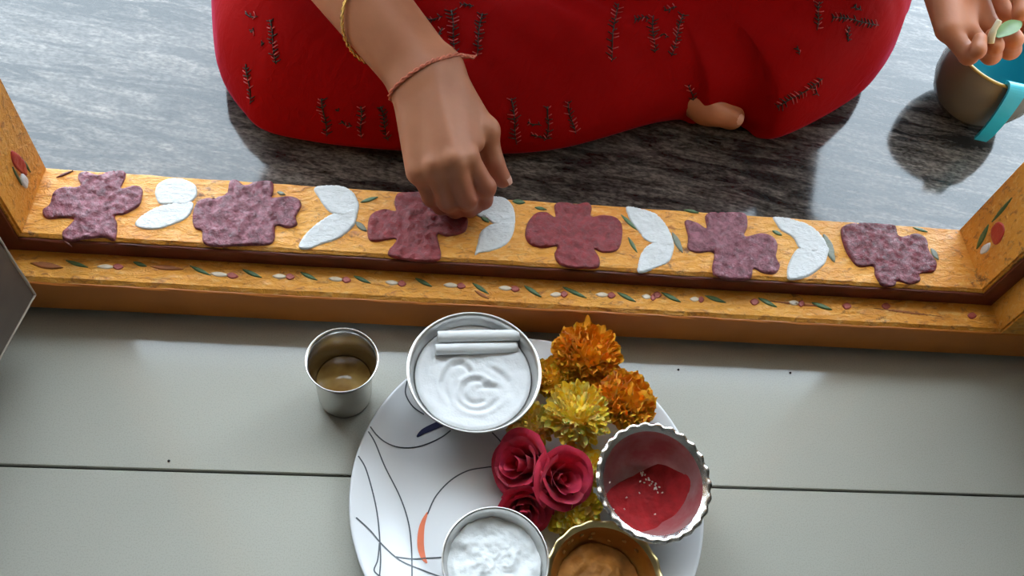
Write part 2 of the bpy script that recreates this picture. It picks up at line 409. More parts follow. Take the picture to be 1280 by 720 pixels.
for i, (p, q, w, mt) in enumerate([((450,253),(473,246),2.8,GREEN), ((444,277),(459,289),4,GREYG), ((640,251),(657,253),3.2,GREEN), ((600,268),(612,278),3.5,GREEN),
        ((776,268),(797,288),2.6,GREEN), ((785,296),(797,316),2.6,GREEN), ((840,290),(854,316),4,GREYG), ((1029,292),(1044,328),6,GREYG), ((1163,310),(1174,325),3.5,GREYG),
        ((668,259),(684,262),2.4,GREEN), ((855,262),(874,266),2.2,GREEN), ((346,240),(357,243),2.4,GREYG), ((965,288),(978,294),2.4,GREEN), ((1140,284),(1160,290),2.2,GREEN),
        ((226,246),(236,254),2.2,GREYG), ((70,222),(92,213),1.8,BROWN), ((78,300),(90,308),1.6,BROWN)]):
    paint('painted_stroke', stroke(p, q, w), mt, .0007, seed=90+i, ridge=.6, per=3)
# little buds and leaves along the lower ledge
def bud_material():
    m, nt, b = new_mat('bud_cream_and_red_paint'); v = tex_coord(nt, (60,60,60))
    nt.links.new(ramp(nt, noise(nt, v, 2, 4), [(.3, (.74,.58,.40)), (.7, (.85,.74,.60))]), b.inputs['Base Color']); setp(b, Roughness=.45); return m
CREAM = bud_material(); PINK = paint_material('dull_red_paint', (.36,.05,.035), (.48,.10,.07), .45, .5)
buds = [(120,424,465,436,0), (785,455,898,468,0), (1022,463,1105,470,0)]
B4 = [((362,430),(465,430)), ((785,455),(895,465)), ((1020,465),(1106,467))]
B5 = [((30,474),(118,480)), ((243,487),(325,494)), ((462,497),(548,503)), ((668,508),(750,514)), ((862,535),(930,532)), ((1032,533),(1110,538)), ((1205,540),(1262,547))]
G4 = [((245,406),(332,432)), ((498,412),(552,428)), ((710,426),(792,462)), ((908,440),(983,470)), ((1125,450),(1192,480))]
G5 = [((125,464),(192,492)), ((355,472),(422,504)), ((570,490),(635,532)), ((765,500),(832,543)), ((908,505),(1002,547)), ((1113,525),(1187,562))]
G6 = [((70,387),(138,420)), ((215,398),(288,422)), ((392,405),(458,437)), ((572,421),(642,446))]
def t4(p): return (p[0]/3, 190+p[1]/3)
def t5(p): return (400+p[0]/3, 190+p[1]/3)
def t6(p): return (800+p[0]/2.6667, 220+p[1]/2.6667)
ledge = [o for o in door.children if o.name.startswith('threshold_ledge')][0]
budlist = [(t4(a), t4(b)) for a, b in B4] + [(t5(a), t5(b)) for a, b in B5] + [(t6((165,410)), t6((215,412))), (t6((495,420)), t6((550,426)))]
for i, (a, b) in enumerate(budlist):
    a = np.array(a); b = np.array(b); m_ = a+(b-a)*.62
    paint('painted_bud', stroke(a, m_+(b-a)*.06, 3.4), CREAM, .0006, ZL, ledge, 200+i, ridge=.5, per=3)
    paint('painted_bud_tip', stroke(m_-(b-a)*.06, b, 4.2), PINK, .0008, ZL, ledge, 230+i, ridge=.5, per=3)
for i, (x, y) in enumerate([(57,395),(382,418),(820,432),(1107,464),(690,432)]):
    p = np.array(t6((x, y))); paint('painted_dot', stroke(p-(6,0), p+(6,1), 4.5), PINK, .0006, ZL, ledge, 300+i, per=3)
for i, (a, b) in enumerate([(t4(a), t4(b)) for a, b in G4]+[(t5(a), t5(b)) for a, b in G5]+[(t6(a), t6(b)) for a, b in G6]):
    paint('painted_leaf', stroke(a, b, 2.9), GREEN, .0007, ZL, ledge, 330+i, ridge=.5, per=3)
for i, (a, b, w) in enumerate([((37,329),(79,334),4.5), ((187,333),(230,336),3.5), ((593,363),(612,374),2.6), ((960,376),(1030,383),2.0), ((1090,385),(1180,396),2.2)]):
    paint('worn_patch', stroke(a, b, w), M('worn_orange_brown', (.36,.11,.025), .6, var=.3), .0005, ZL, ledge, 360+i, per=3)
# motifs on the jambs' inner faces
jambs = [o for o in door.children if o.name.split('.')[0] == 'jamb']
def jpaint(px, mat, xi, s, j, name, seed):
    q = []
    for x, y in px:
        p = Wx(x, y, xi); q.append((p[1], p[2]))
    a = sum(q[i-1][0]*q[i][1]-q[i][0]*q[i-1][1] for i in range(len(q)))
    if a < 0: q = q[::-1]
    V, Fc = blob(q, .0012, seed, .6, 4)
    U = np.stack([xi-s*V[:, 2], V[:, 0], V[:, 1]], 1)
    if s > 0: Fc = [f[::-1] for f in Fc]
    obj(name, U, Fc, mat, j)
REDP = paint_material('bright_red_paint', (.42,.022,.012), (.52,.05,.025), .4, .4)
jpaint(stroke((14,188),(33,220),7), REDP, X0, -1, jambs[0], 'painted_flower', 401)
jpaint(stroke((27,216),(33,236),4.5), WHITE, X0, -1, jambs[0], 'painted_bud', 402)
jpaint(stroke((26,196),(38,216),1.8), GREEN, X0, -1, jambs[0], 'painted_leaf', 403)
jpaint(stroke((15,208),(27,232),1.6), GREEN, X0, -1, jambs[0], 'painted_leaf', 404)
jpaint([(1240,285),(1247,277),(1254,280),(1256,290),(1250,303),(1243,306),(1239,296)], REDP, X1, 1, jambs[1], 'painted_flower', 411)
jpaint(stroke((1226,318),(1238,303),4.5), WHITE, X1, 1, jambs[1], 'painted_bud', 412)
jpaint(stroke((1221,312),(1236,280),3.2), GREEN, X1, 1, jambs[1], 'painted_leaf', 413)
jpaint(stroke((1240,278),(1266,246),2.4), GREEN, X1, 1, jambs[1], 'painted_leaf', 414)

# ================================================================== THE PERSON
HIPX = .165
person = thing('person', 'person in a dark red dress sitting cross-legged, reaching to paint the threshold', 'person', (HIPX, .95, 0))
def skin_material():
    m, nt, b = new_mat('brown_skin'); v = tex_coord(nt)
    c = ramp(nt, noise(nt, v, 30, 4), [(.3, (.38,.140,.066)), (.7, (.46,.185,.092))])
    # kumkum powder rubbed on to the pinching fingers
    ds = nt.nodes.new('ShaderNodeVectorMath'); ds.operation = 'DISTANCE'; nt.links.new(v, ds.inputs[0])
    ds.inputs[1].default_value = tuple(W(585,258,.078)-ORIGIN['person'])
    ad = nt.nodes.new('ShaderNodeMath'); ad.operation = 'MULTIPLY_ADD'; nt.links.new(noise(nt, v, 90, 3), ad.inputs[0]); ad.inputs[1].default_value = .018; nt.links.new(ds.outputs['Value'], ad.inputs[2])
    c = mix(nt, ramp(nt, ad.outputs[0], [(.025, (.8,.8,.8)), (.068, (0,0,0))]), c, (.30,.055,.035))
    nt.links.new(c, b.inputs['Base Color'])
    setp(b, Roughness=.5, Subsurface_Weight=.12, Subsurface_Scale=.01); b.inputs['Subsurface Radius'].default_value = (1, .35, .2)
    bump(nt, b, noise(nt, v, 420, 3), .12, .0006); return m
SKIN = skin_material()
def w3(p): return W(p[0], p[1], p[2])
# --- right hand (image left), seen from the back, pinching down on to the threshold
RH = dict(wrist=(534,98,.152), wr=(553,86,.150), wu=(516,112,.146))
rW, rWr, rWu = (w3(RH[k]) for k in ('wrist', 'wr', 'wu'))
rI = [w3(p) for p in ((584,197,.130), (607,234,.105), (604,250,.088), (597,257,.077))]
rM = [w3(p) for p in ((566,202,.134), (583,249,.102), (587,260,.084), (590,259,.073))]
rR = [w3(p) for p in ((544,209,.129), (559,252,.099), (569,262,.081), (580,261,.072))]
rL = [w3(p) for p in ((525,214,.117), (539,247,.094), (551,259,.080), (563,260,.072))]
rT = [w3(p) for p in ((570,125,.140), (606,164,.122), (616,203,.102), (628,224,.090))]
elbR = W(533-.62*345, 100-.78*345, .225)
def finger(P, J, radii, k=.004):
    D = None
    for i in range(len(J)-1):
        s = cap_sdf(P, J[i], J[i+1], radii[i], radii[i+1]); D = s if D is None else smin(D, s, k)
    return D
def right_arm(P):
    D = cap_sdf(P, rWr, rI[0], .0150, .0098)
    for J, r in ((rM, .0100), (rR, .0096), (rL, .0090)):
        D = smin(D, cap_sdf(P, rW if J is not rL else rWu, J[0], .0155, r), .014)
    D = smin(D, cap_sdf(P, rWu, rL[0], .0145, .0095), .012)
    D = smin(D, cap_sdf(P, rWr, rT[1], .0150, .0110), .012)          # thenar side
    D = smin(D, cap_sdf(P, rT[0], (rI[0]+rT[1])/2, .010, .0065), .012)  # web
    ax = (rW-elbR)/np.linalg.norm(rW-elbR)
    e1 = elbR + (rWr-rW)*1.0; e2 = elbR + (rWu-rW)*1.0
    D = smin(D, cap_sdf(P, rWr, e1, .0150, .0250), .010); D = smin(D, cap_sdf(P, rWu, e2, .0150, .0250), .010)
    D = smin(D, cap_sdf(P, rW, elbR, .0185, .030), .010)
    for J, r in ((rI, (.0096,.0086,.0078,.0066)), (rM, (.0100,.0088,.0078,.0066)), (rR, (.0096,.0083,.0073,.0062)), (rL, (.0088,.0073,.0064,.0055))):
        D = smin(D, finger(P, J, r), .0035)
    for J in (rI, rM, rR, rL):                                        # knuckle bumps
        D = smin(D, ell_sdf(P, J[0]+np.array([0,-.001,.0035]), (.0072,.0072,.0066)), .006)
    for J in (rM, rR): D = smin(D, cap_sdf(P, rW+np.array([0,0,.0135]), J[0]+np.array([0,0,.0065]), .003, .0035), .008)   # tendons
    D = smin(D, finger(P, rT[1:], (.0112,.0096,.0080)), .004)
    D = smin(D, ell_sdf(P, rT[1]+np.array([.001,0,.001]), (.0115,.0115,.0115)), .006)
    return D
def bounds(pts, pad): pts = np.array(pts); return pts.min(0)-pad, pts.max(0)+pad
lo, hi = bounds([rWr, rWu, elbR, *rI, *rM, *rR, *rL, *rT], .03)
RA = surface_nets(right_arm, lo, hi, .0019)
# --- left hand (image right), palm up, fingers curled round a leafy sprig
lW = w3((1192,-62,.215)); lWr = w3((1222,-70,.215)); lWu = w3((1166,-50,.212))
lL = [w3(p) for p in ((1184,36,.196), (1211,70,.190), (1222,63,.204), (1225,49,.208))]
lR = [w3(p) for p in ((1208,40,.190), (1239,69,.186), (1243,58,.202), (1241,44,.206))]
lM = [w3(p) for p in ((1233,32,.188), (1263,62,.184), (1267,50,.201), (1262,36,.205))]
lI = [w3(p) for p in ((1256,18,.190), (1290,42,.187), (1291,28,.203), (1282,16,.208))]
lT = [w3(p) for p in ((1232,-42,.222), (1268,-22,.226), (1282,0,.222), (1276,16,.218))]
elbL = np.array([.555, .925, .235])
def left_arm(P):
    D = cap_sdf(P, lWr, lI[0], .0145, .0098)
    for a, J, r in ((lW, lM, .0105), (lW, lR, .0105), (lWu, lL, .0105)): D = smin(D, cap_sdf(P, a, J[0], .0145, r), .012)
    D = smin(D, cap_sdf(P, lWu, (lL[0]+lR[0])/2, .014, .012), .012)
    D = smin(D, cap_sdf(P, lT[0], lT[1], .0140, .0110), .010)
    e1 = elbL+(lWr-lW); e2 = elbL+(lWu-lW)
    for a, b in ((lWr, e1), (lWu, e2), (lW, elbL)): D = smin(D, cap_sdf(P, a, b, .0160, .028), .010)
    for J, r in ((lL, (.0092,.0080,.0070,.0060)), (lR, (.0096,.0086,.0076,.0066)), (lM, (.0100,.0090,.0080,.0068)), (lI, (.0096,.0088,.0078,.0067))):
        D = smin(D, finger(P, J, r, .003), .003)
    D = smin(D, finger(P, lT[1:], (.0112,.0098,.0080)), .004)
    return D
lo, hi = bounds([lWr, lWu, lW, elbL, *lI, *lM, *lR, *lL, *lT], .04)
LA = surface_nets(left_arm, lo, hi, .0022)
# --- rest of the body
hipR, hipL = np.array([.08,1.06,.105]), np.array([.25,1.06,.105])
kneeR, kneeL = np.array([-.135,.765,.085]), np.array([.455,.80,.09])
ankR = np.array([.235,.715,.045]); ankL = np.array([.03,.84,.05])
toeR = W(914,146,.017); ballR = W(884,134,.024)
chest = np.array([.155,.86,.37]); waist = np.array([.163,.98,.23]); neck = np.array([.15,.77,.50]); head = np.array([.145,.69,.61])
shR, shL = np.array([-.03,.83,.45]), np.array([.345,.86,.45])
def torso(P, g=0.0):
    D = ell_sdf(P, (HIPX,1.07,.12), (.165+g,.125+g,.115+g))
    D = smin(D, ell_sdf(P, waist, (.125+g,.095+g,.13+g)), .06)
    D = smin(D, ell_sdf(P, chest, (.145+g,.105+g,.13+g)), .06)
    D = smin(D, cap_sdf(P, shR, shL, .05+g, .05+g), .05)
    return D
def rest(P):
    D = torso(P)
    D = smin(D, cap_sdf(P, chest+[0,-.01,.1], neck, .055, .048), .03)
    D = smin(D, cap_sdf(P, neck, head, .046, .048), .02)
    D = smin(D, ell_sdf(P, head+[0,.012,.02], (.073,.088,.100)), .03)
    f = head+np.array([0,-.068,0])
    D = smin(D, ell_sdf(P, head+[0,-.035,-.055], (.05,.048,.05)), .03)      # jaw
    D = smin(D, cap_sdf(P, f+[0,-.004,.03], f+[0,-.018,-.005], .008, .012), .012)   # nose
    for s in (-1, 1):
        D = smin(D, ell_sdf(P, head+[s*.073,.02,.005], (.009,.018,.03)), .006)       # ears
        D = smax(D, -ell_sdf(P, f+[s*.030,-.010,.028], (.015,.010,.010)), .01)       # eye sockets
        D = smin(D, ell_sdf(P, f+[s*.030,.003,.028], (.012,.012,.011)), .003)
    D = smin(D, ell_sdf(P, f+[0,-.004,-.035], (.022,.012,.008)), .005)               # lips
    for a, b, e in ((shR, elbR, elbR), (shL, elbL, elbL)): D = smin(D, cap_sdf(P, a, b, .044, .036), .03)
    for h, k, a in ((hipR, kneeR, ankR), (hipL, kneeL, ankL)):
        D = smin(D, cap_sdf(P, h, k, .082, .056), .04); D = smin(D, cap_sdf(P, k-[0,0,.02], a, .054, .034), .02)
    D = smin(D, cap_sdf(P, ankL, ankL+[-.13,-.03,-.018], .033, .024), .02)
    return D
BODY = surface_nets(rest, (-.30,.54,-.02), (.64,1.26,.80), .0085)
def foot(P):
    D = cap_sdf(P, ankR, ballR, .034, .018)
    D = smin(D, cap_sdf(P, ballR, toeR, .0165, .0143), .012)                         # great toe
    for i, (dx, dy, r) in enumerate(((-.002,.018,.0085), (-.007,.031,.0078), (-.014,.042,.0072), (-.022,.052,.0068))):
        t = toeR+np.array([dx, dy, -.006]); D = smin(D, cap_sdf(P, ballR+np.array([-.01, dy*.8, -.002]), t, .012, r), .006)
    return D
lo, hi = bounds([ankR, toeR, ballR, toeR+np.array([0,.06,-.01])], .045)
FOOT = surface_nets(foot, lo, hi, .0024)
bv, bf = merge([BODY, RA, LA, FOOT])
body = obj('body', bv, bf, SKIN, person); body['label'] = 'brown skin of hands, forearms and bare toes'

NAIL = M('pinkish_nail', (.62,.36,.28), .3, var=.05)
def nail(c, along, normal, w, l, name='fingernail'):
    a = Vector(along).normalized(); n = Vector(normal); n = (n-a*n.dot(a)).normalized(); b = a.cross(n); V = []; Fc = []
    for i in range(5):
        for j in range(5):
            u, v = (i/4-.5)*2, (j/4-.5)*2
            x = u*l*.5; y = v*w*.5*math.sqrt(max(0, 1-.45*u*u)) ; z = -.35*w*(v*v)*.5 - .12*l*u*u
            V.append(Vector(c)+a*x+b*y+n*z)
    for i in range(4):
        for j in range(4): Fc.append((i*5+j, (i+1)*5+j, (i+1)*5+j+1, i*5+j+1))
    obj(name, [tuple(v) for v in V], Fc, NAIL, body)
camv = np.array([0,0,CAM_H])
t = rT[3]-rT[2]; t = t/np.linalg.norm(t); _n = np.array([.80,-.10,.55]); _n -= t*(_n@t); _n /= np.linalg.norm(_n); nail(rT[3]+_n*.0080+t*.001, t, _n, .0100, .0115)
for J in (lL, lR, lM, lI):
    t = J[3]-J[2]; v = J[1]-J[2]; n = v-t*(v@t)/(t@t); c = J[3]
    nail(c + np.array([0,-.0062,.0015]), t, (0,-1,.35), .0078, .0090)
t = toeR-ballR; t = t/np.linalg.norm(t); _n = np.array([.25,-.75,.60]); _n -= t*(_n@t); _n /= np.linalg.norm(_n); nail(toeR+_n*.0142+t*.003, t, _n, .013, .013, 'toenail')

# --- the dress: bodice with short sleeves and a skirt draped over the crossed legs
def dress_material():
    m, nt, b = new_mat('dark_red_cotton'); v = tex_coord(nt)
    c = ramp(nt, noise(nt, v, 9, 4), [(.3, (.225,.0010,.0010)), (.7, (.28,.0015,.0015))])
    nt.links.new(c, b.inputs['Base Color'])
    setp(b, Roughness=.75, Sheen_Weight=.28, Sheen_Roughness=.25, Sheen_Tint=(1.0,.15,.35), Specular_IOR_Level=.06)
    vs = tex_coord(nt, (30, 9, 20), (0, 0, .5)); bump(nt, b, noise(nt, vs, 2.5, 4, .55, .8), .35, .004); return m
DRESS = dress_material()
outline_px = [(266,-40,.06),(264,0,.055),(268,60,.045),(277,95,.035),(300,131,.025),(330,160,.015),(400,175,.015),(480,183,.015),(560,187,.015),(640,188,.015),(700,182,.015),(750,170,.015),(810,150,.02),
              (862,134,.03),(885,131,.04),(910,123,.045),(934,127,.04),(950,150,.025),(968,167,.02),(1000,157,.025),(1050,130,.03),(1090,100,.04),(1115,65,.05),(1130,25,.06),(1134,0,.06)]
OUT = [W(x, y, z)[:2] for x, y, z in outline_px]
OUTZ = [z for *_, z in outline_px]
back = [(.535,.90),(.49,1.02),(.40,1.16),(.28,1.23),(.165,1.245),(.03,1.22),(-.08,1.12),(-.165,.98),(-.215,.86)]
OUT += [np.array(p) for p in back]; OUTZ += [.05]*len(back)
CTR = np.array([.165,.90])
OC = catmull(OUT, 8, True); OZ = catmull(np.array(OUTZ)[:, None], 8, True)[:, 0]
def top_h(x, y):
    P = np.stack([x, y, np.zeros_like(x)], -1); hs = []
    for a, b, ra, rb in ((hipR, kneeR, .088, .064), (hipL, kneeL, .088, .064), (kneeR-[0,0,.02], ankR, .060, .046), (kneeL-[0,0,.02], ankL, .060, .046)):
        ab = (b-a)[:2]; t = np.clip(((P[..., :2]-a[:2]) @ ab)/(ab @ ab), 0, 1)
        dd = np.linalg.norm(P[..., :2]-a[:2]-t[..., None]*ab, axis=-1); r = ra+(rb-ra)*t; zc = a[2]+(b[2]-a[2])*t
        hs.append(zc + r - np.clip(dd-r*.55, 0, None)*.42)
    H = hs[0]
    for h in hs[1:]: H = smax(H, h, .03)
    return H
NS = 44; n = len(OC); V = []; Fc = []
ss = np.linspace(0, 1, NS)**.8
for k, s in enumerate(ss):
    p = CTR+(OC-CTR)*s
    H = top_h(p[:, 0], p[:, 1]); H = np.maximum(H, .06)
    dist = np.linalg.norm(OC-CTR, axis=1)*(1-s)              # distance to the rim
    rr = .075; q = np.clip(1-dist/rr, 0, 1)
    z = OZ + (H-OZ)*np.sqrt(np.clip(1-q**2, 0, 1))
    fold = np.array([nz(a, b, 3, 11)*.006 + nz(a*1.0+b*1.8, (b-a*.5)*.35, 8, 17)*.006 for a, b in p])*(1-.7*q)
    z = z+fold*np.clip(z/.06, 0, 1)
    V.append(np.stack([p[:, 0], p[:, 1], np.maximum(z, .004)], 1))
for s, zf in ((.998, .7), (.985, .35), (.965, .0)):          # the fabric tucks back under to the floor
    p = CTR+(OC-CTR)*s; V.append(np.stack([p[:, 0], p[:, 1], np.maximum(OZ*zf, .0015)], 1))
for k in range(len(V)-1):
    for i in range(n):
        j = (i+1) % n
        Fc.append((k*n+i, (k+1)*n+i, (k+1)*n+j, k*n+j))
SKV = np.vstack(V)
def bodice(P):
    D = torso(P, .028)
    for a, b in ((shR, elbR), (shL, elbL)):
        m_ = a+(b-a)*.80; D = smin(D, cap_sdf(P, a, m_, .080, .088), .05)
    D = smin(D, cap_sdf(P, (.27,.86,.36), (.36,.90,.25), .06, .07), .05); D = smin(D, cap_sdf(P, (.36,.88,.36), (.51,.89,.25), .07, .075), .05)  # unseen extra cloth, added to close bright gaps in the granite reflection
    D = smax(D, -(cap_sdf(P, chest+[0,-.03,.13], neck+[0,-.03,.06], .06, .075)), .01)   # neckline
    return D
BOD = surface_nets(bodice, (-.34,.56,.06), (.72,1.28,.62), .0085)
dv, df = merge([(SKV, Fc), BOD])
dress = obj('dress', dv, df, DRESS, person); dress['label'] = 'dark red cotton dress with embroidered twigs'
# embroidery
bvh = BVHTree.FromPolygons([tuple(v) for v in SKV], Fc)
def on_dress(px, py, off=.0006):
    v = ROT @ np.array([px-640, py-360, F_PX]); h = bvh.ray_cast(Vector((0,0,CAM_H)), Vector(v))
    if h[0] is None: return None
    nrm = h[1] if h[1].dot(Vector(v)) < 0 else -h[1]
    return h[0]+nrm*off
THREAD = M('dark_olive_thread', (.012,.010,.006), .7, var=.4, vscale=300); PALE = M('pinkish_crinkle_highlight', (.42,.05,.05), .6, var=.2)
def thread(pts, w, parts):
    q = [on_dress(*p) for p in pts]; q = [p for p in q if p is not None]
    if len(q) > 1: parts.append(tube(q, np.linspace(w, w*.6, len(q)).tolist(), 5))
def twig(a, b, name, leafy=1.0):
    a = np.array(a, float); b = np.array(b, float); d = b-a; L = np.linalg.norm(d); d /= L; nn = np.array([-d[1], d[0]])
    parts = []; pl = []
    thread([tuple(a+d*L*t+nn*1.5*math.sin(t*5+a[0])) for t in np.linspace(0, 1, 9)], .0008, parts)
    k = int(L/4.5)
    for i in range(k):
        t = (i+.5)/k; p = a+d*L*t+nn*1.5*math.sin(t*5+a[0])
        for s in (-1, 1):
            if rng.random() < .15: continue
            l = (3.5+4*rng.random())*leafy
            q = p+nn*s*l - d*(2+2*rng.random())
            (thread([tuple(p), tuple((p+q)/2+nn*s*.4), tuple(q)], .0007, parts if rng.random() < .62 else pl))
    if parts: v, f = merge(parts); o = obj(name, v, f, THREAD, dress); o['kind'] = 'stuff'
    if pl: v, f = merge(pl); o = obj('crinkle_highlight', v, f, PALE, dress); o['kind'] = 'stuff'  # pale strands stand in for light catching the crinkled cloth
for a, b, l in [((337,25),(346,80),1), ((309,80),(313,130),.9), ((307,18),(322,22),.8), ((314,40),(318,36),.6), ((330,55),(326,52),.5),
             ((563,13),(570,67),1.2), ((603,17),(595,70),1), ((527,24),(553,22),.8), ((552,35),(548,52),.7), ((575,8),(592,6),.7),
             ((772,5),(763,77),1.2), ((817,20),(817,66),1.1), ((855,18),(838,70),1), ((793,23),(812,24),.7), ((830,12),(846,10),.7), ((826,44),(836,45),.6),
             ((403,123),(408,170),1.1), ((450,133),(453,172),.9), ((475,133),(486,175),.9), ((426,152),(440,158),.6), ((420,138),(424,136),.6),
             ((638,123),(647,180),1.2), ((686,133),(683,172),.9), ((710,127),(718,167),1), ((660,152),(676,158),.7), ((664,170),(690,172),.6),
             ((1025,3),(1020,38),1), ((1040,22),(1098,30),.9), ((1062,34),(1058,52),.7), ((1068,6),(1075,14),.7), ((995,60),(1000,68),.5), ((972,135),(1028,98),1.1), ((1015,110),(1024,118),.7), ((862,106),(866,127),.8)]:
    twig(a, b, 'embroidered_twig', l)
# raised crinkles beside the stitching fold in the dress surface; pale strands paint their highlights
# hair
def hair(P):
    D = ell_sdf(P, head+[0,.028,.035], (.084,.088,.102))
    D = smin(D, ell_sdf(P, head+[0,.115,-.01], (.045,.04,.045)), .03)
    D = smin(D, cap_sdf(P, head+[0,.12,-.03], chest+[0,.13,.05], .024, .016), .02)
    return smax(D, -ell_sdf(P, head+[0,-.10,-.03], (.075,.095,.105)), .015)
hv, hf = surface_nets(hair, (.03,.54,.30), (.27,1.12,.83), .006)
obj('hair', hv, hf, M('black_hair', (.012,.009,.008), .4, var=.3, vscale=120), person)
# bracelets
def ring_pts(c, axis, rx, ry, udir, nseg=60):
    a = Vector(axis).normalized(); u = Vector(udir); u = (u-a*u.dot(a)).normalized(); v = a.cross(u)
    return [tuple(Vector(c)+u*math.cos(t)*rx+v*math.sin(t)*ry) for t in np.linspace(0, 2*math.pi, nseg, endpoint=False)]
armax = elbR-rW
def hug(c, axis, udir, off, nseg=72):
    """a cord lying on the arm: march out from the arm's axis to its surface"""
    a = Vector(axis).normalized(); u = Vector(udir); u = (u-a*u.dot(a)).normalized(); v = a.cross(u); out = []
    for t in np.linspace(0, 2*math.pi, nseg, endpoint=False):
        d = np.array(u*math.cos(t)+v*math.sin(t)); r = np.linspace(.005, .05, 91)
        D = right_arm(np.array(c)+r[:, None]*d); i = int(np.argmax(D > off)); out.append(tuple(np.array(c)+r[i]*d))
    return out
cu = rWr-rWu
c0 = rW+armax*.012
axis_t = np.array(armax)/np.linalg.norm(armax) + np.array(cu)/np.linalg.norm(cu)*.10
tp = hug(c0, axis_t, cu, .0008)
cord = tube(tp, .0014, 6, True)
tw = []
for s in (0, math.pi):
    tw.append(tube([tuple(np.array(p)+.0007*np.array([math.cos(i*1.1+s), math.sin(i*1.1+s), math.sin(i*1.1+s)])) for i, p in enumerate(tp)], .0011, 5, True))
k0 = np.array(tp[0]); kn = [ell for ell in ()]
knot = tube([k0+np.array([-.004,.0,.001]), k0+np.array([0,0,.0018]), k0+np.array([.005,.001,.001]), k0+np.array([.010,.0025,.0005])], [.0012,.0024,.0018,.0009], 7)
tail = tube([k0+np.array([.004,.001,.001]), k0+np.array([.009,-.001,.001]), k0+np.array([.012,.004,.001])], [.0012,.0011,.0007], 6)
v, f = merge(tw+[knot, tail]); o = obj('thread_bracelet', v, f, M('pinkish_orange_thread', (.55,.15,.085), .7, var=.25, vscale=500), person); o['label'] = 'thin pinkish thread bracelet knotted at the wrist'
cb = rW+armax*.29
baxis = np.array(armax)/np.linalg.norm(armax)+ np.array([0,0,-.75])
bp = ring_pts(cb+np.array([0,0,-.006]), baxis, .0345, .0370, cu, 90)
parts = []
for s in (0, math.pi):
    parts.append(tube([tuple(np.array(p)+.0009*np.array([math.cos(i*1.3+s), math.sin(i*1.3+s), math.sin(i*1.3+s+1)])) for i, p in enumerate(bp)], .00105, 5, True))
v, f = merge(parts); o = obj('bangle', v, f, M('twisted_gold', (.83,.50,.16), .25, 1.0, var=.1), person); o['label'] = 'loose twisted gold bangle'

# sprig in the left hand
sp = thing('leaf_sprig', 'small green leaf with a pale stem held in the right-hand side hand', 'leaf', tuple(w3((1243,44,.208))))
p0, p1, p2 = w3((1238,54,.207)), w3((1241,40,.215)), w3((1249,26,.222))
obj('stem', *tube(catmull([p0, p1, p2], 5), [.0032]*6+[.0026]*5, 8), M('pale_green_stem', (.55,.52,.36), .5), sp)
def leaf_mesh(a, b, w, up=(0,0,1), cup=.25):
    a = np.array(a); b = np.array(b); d = b-a; L = np.linalg.norm(d); d /= L; s = np.cross(d, up); s /= np.linalg.norm(s); u = np.cross(s, d); V = []; Fc = []
    for i in range(9):
        t = i/8; ww = w*math.sin(math.pi*min(1, t*.92+.06))**.8
        for j in (-1, -.5, 0, .5, 1): V.append(a+d*L*t+s*ww*j+u*(cup*ww*j*j + .15*L*math.sin(t*2.6)*.4))
    for i in range(8):
        for j in range(4): Fc.append((i*5+j, i*5+j+1, (i+1)*5+j+1, (i+1)*5+j))
    T = np.array(V); n_ = len(T); T2 = T-u*.0006
    return np.vstack([T, T2]), Fc+[[q+n_ for q in f[::-1]] for f in Fc]
obj('leaf', *leaf_mesh(w3((1246,46,.212)), w3((1276,28,.216)), .007), M('fresh_green_leaf', (.10,.20,.05), .45, var=.25), sp)

# mug beside the person
mc = np.array([W(1257,70,.080)[0], W(1257,70,.080)[1], 0])
mug = thing('mug', 'rounded turquoise mug, its outside coloured grey brown as if shaded, beside the person', 'mug', tuple(mc))
MZ = .080/.0665
outp = [(r, z*MZ) for r, z in [(.0005,.001),(.030,.001),(.038,.004),(.049,.015),(.0565,.030),(.0585,.044),(.0575,.056),(.0550,.0635),(.0540,.0665)]]
inn = [(r, z*MZ) for r, z in [(.0535,.0665),(.0520,.0645),(.0540,.056),(.0550,.044),(.0530,.030),(.045,.015),(.035,.007),(.0005,.005)]]
obj('mug_body', *lathe(outp, 56, center=mc), M('shaded_turquoise_plastic', (.13,.115,.09), .22, var=.12, vscale=12), mug)  # grey brown stands in for shade and brown reflection on turquoise plastic
TEAL = M('turquoise_plastic', (.012,.31,.40), .3, var=.06, vscale=20)
obj('mug_lining', *lathe(inn, 56, center=mc), TEAL, mug)
obj('mug_rim', *lathe([(.0537,.0790),(.0552,.0795),(.0550,.0815),(.0527,.0820),(.0517,.0805),(.0522,.0785)], 56, center=mc), M('ochre_rim', (.42,.30,.08), .35), mug)
_hp = W(1232,150,.03)-mc; ha = math.atan2(_hp[1], _hp[0])
hd = np.array([math.cos(ha), math.sin(ha), 0]); hs = np.array([-math.sin(ha), math.cos(ha), 0])
hp = [mc+hd*r+np.array([0,0,z]) for r, z in ((.050,.083),(.057,.0865),(.063,.083),(.067,.070),(.0695,.055),(.0705,.040),(.0700,.026),(.0680,.016))]
hc = catmull(hp, 4); V = []; Fc = []
for i, p in enumerate(hc):
    tt = hc[min(i+1, len(hc)-1)]-hc[max(i-1, 0)]; tt /= np.linalg.norm(tt); nn = np.cross(hs, tt); wd = .0100-.0030*i/len(hc)
    for a, b in ((-1,-1), (-1,.3), (-.75,1), (.75,1), (1,.3), (1,-1)): V.append(p+hs*wd*a+nn*.0028*b)
for i in range(len(hc)-1):
    for j in range(6): k = (j+1) % 6; Fc.append((i*6+j, i*6+k, (i+1)*6+k, (i+1)*6+j))
Fc += [list(range(6))[::-1], [(len(hc)-1)*6+j for j in range(6)]]
obj('handle', V, Fc, TEAL, mug, smooth=False)

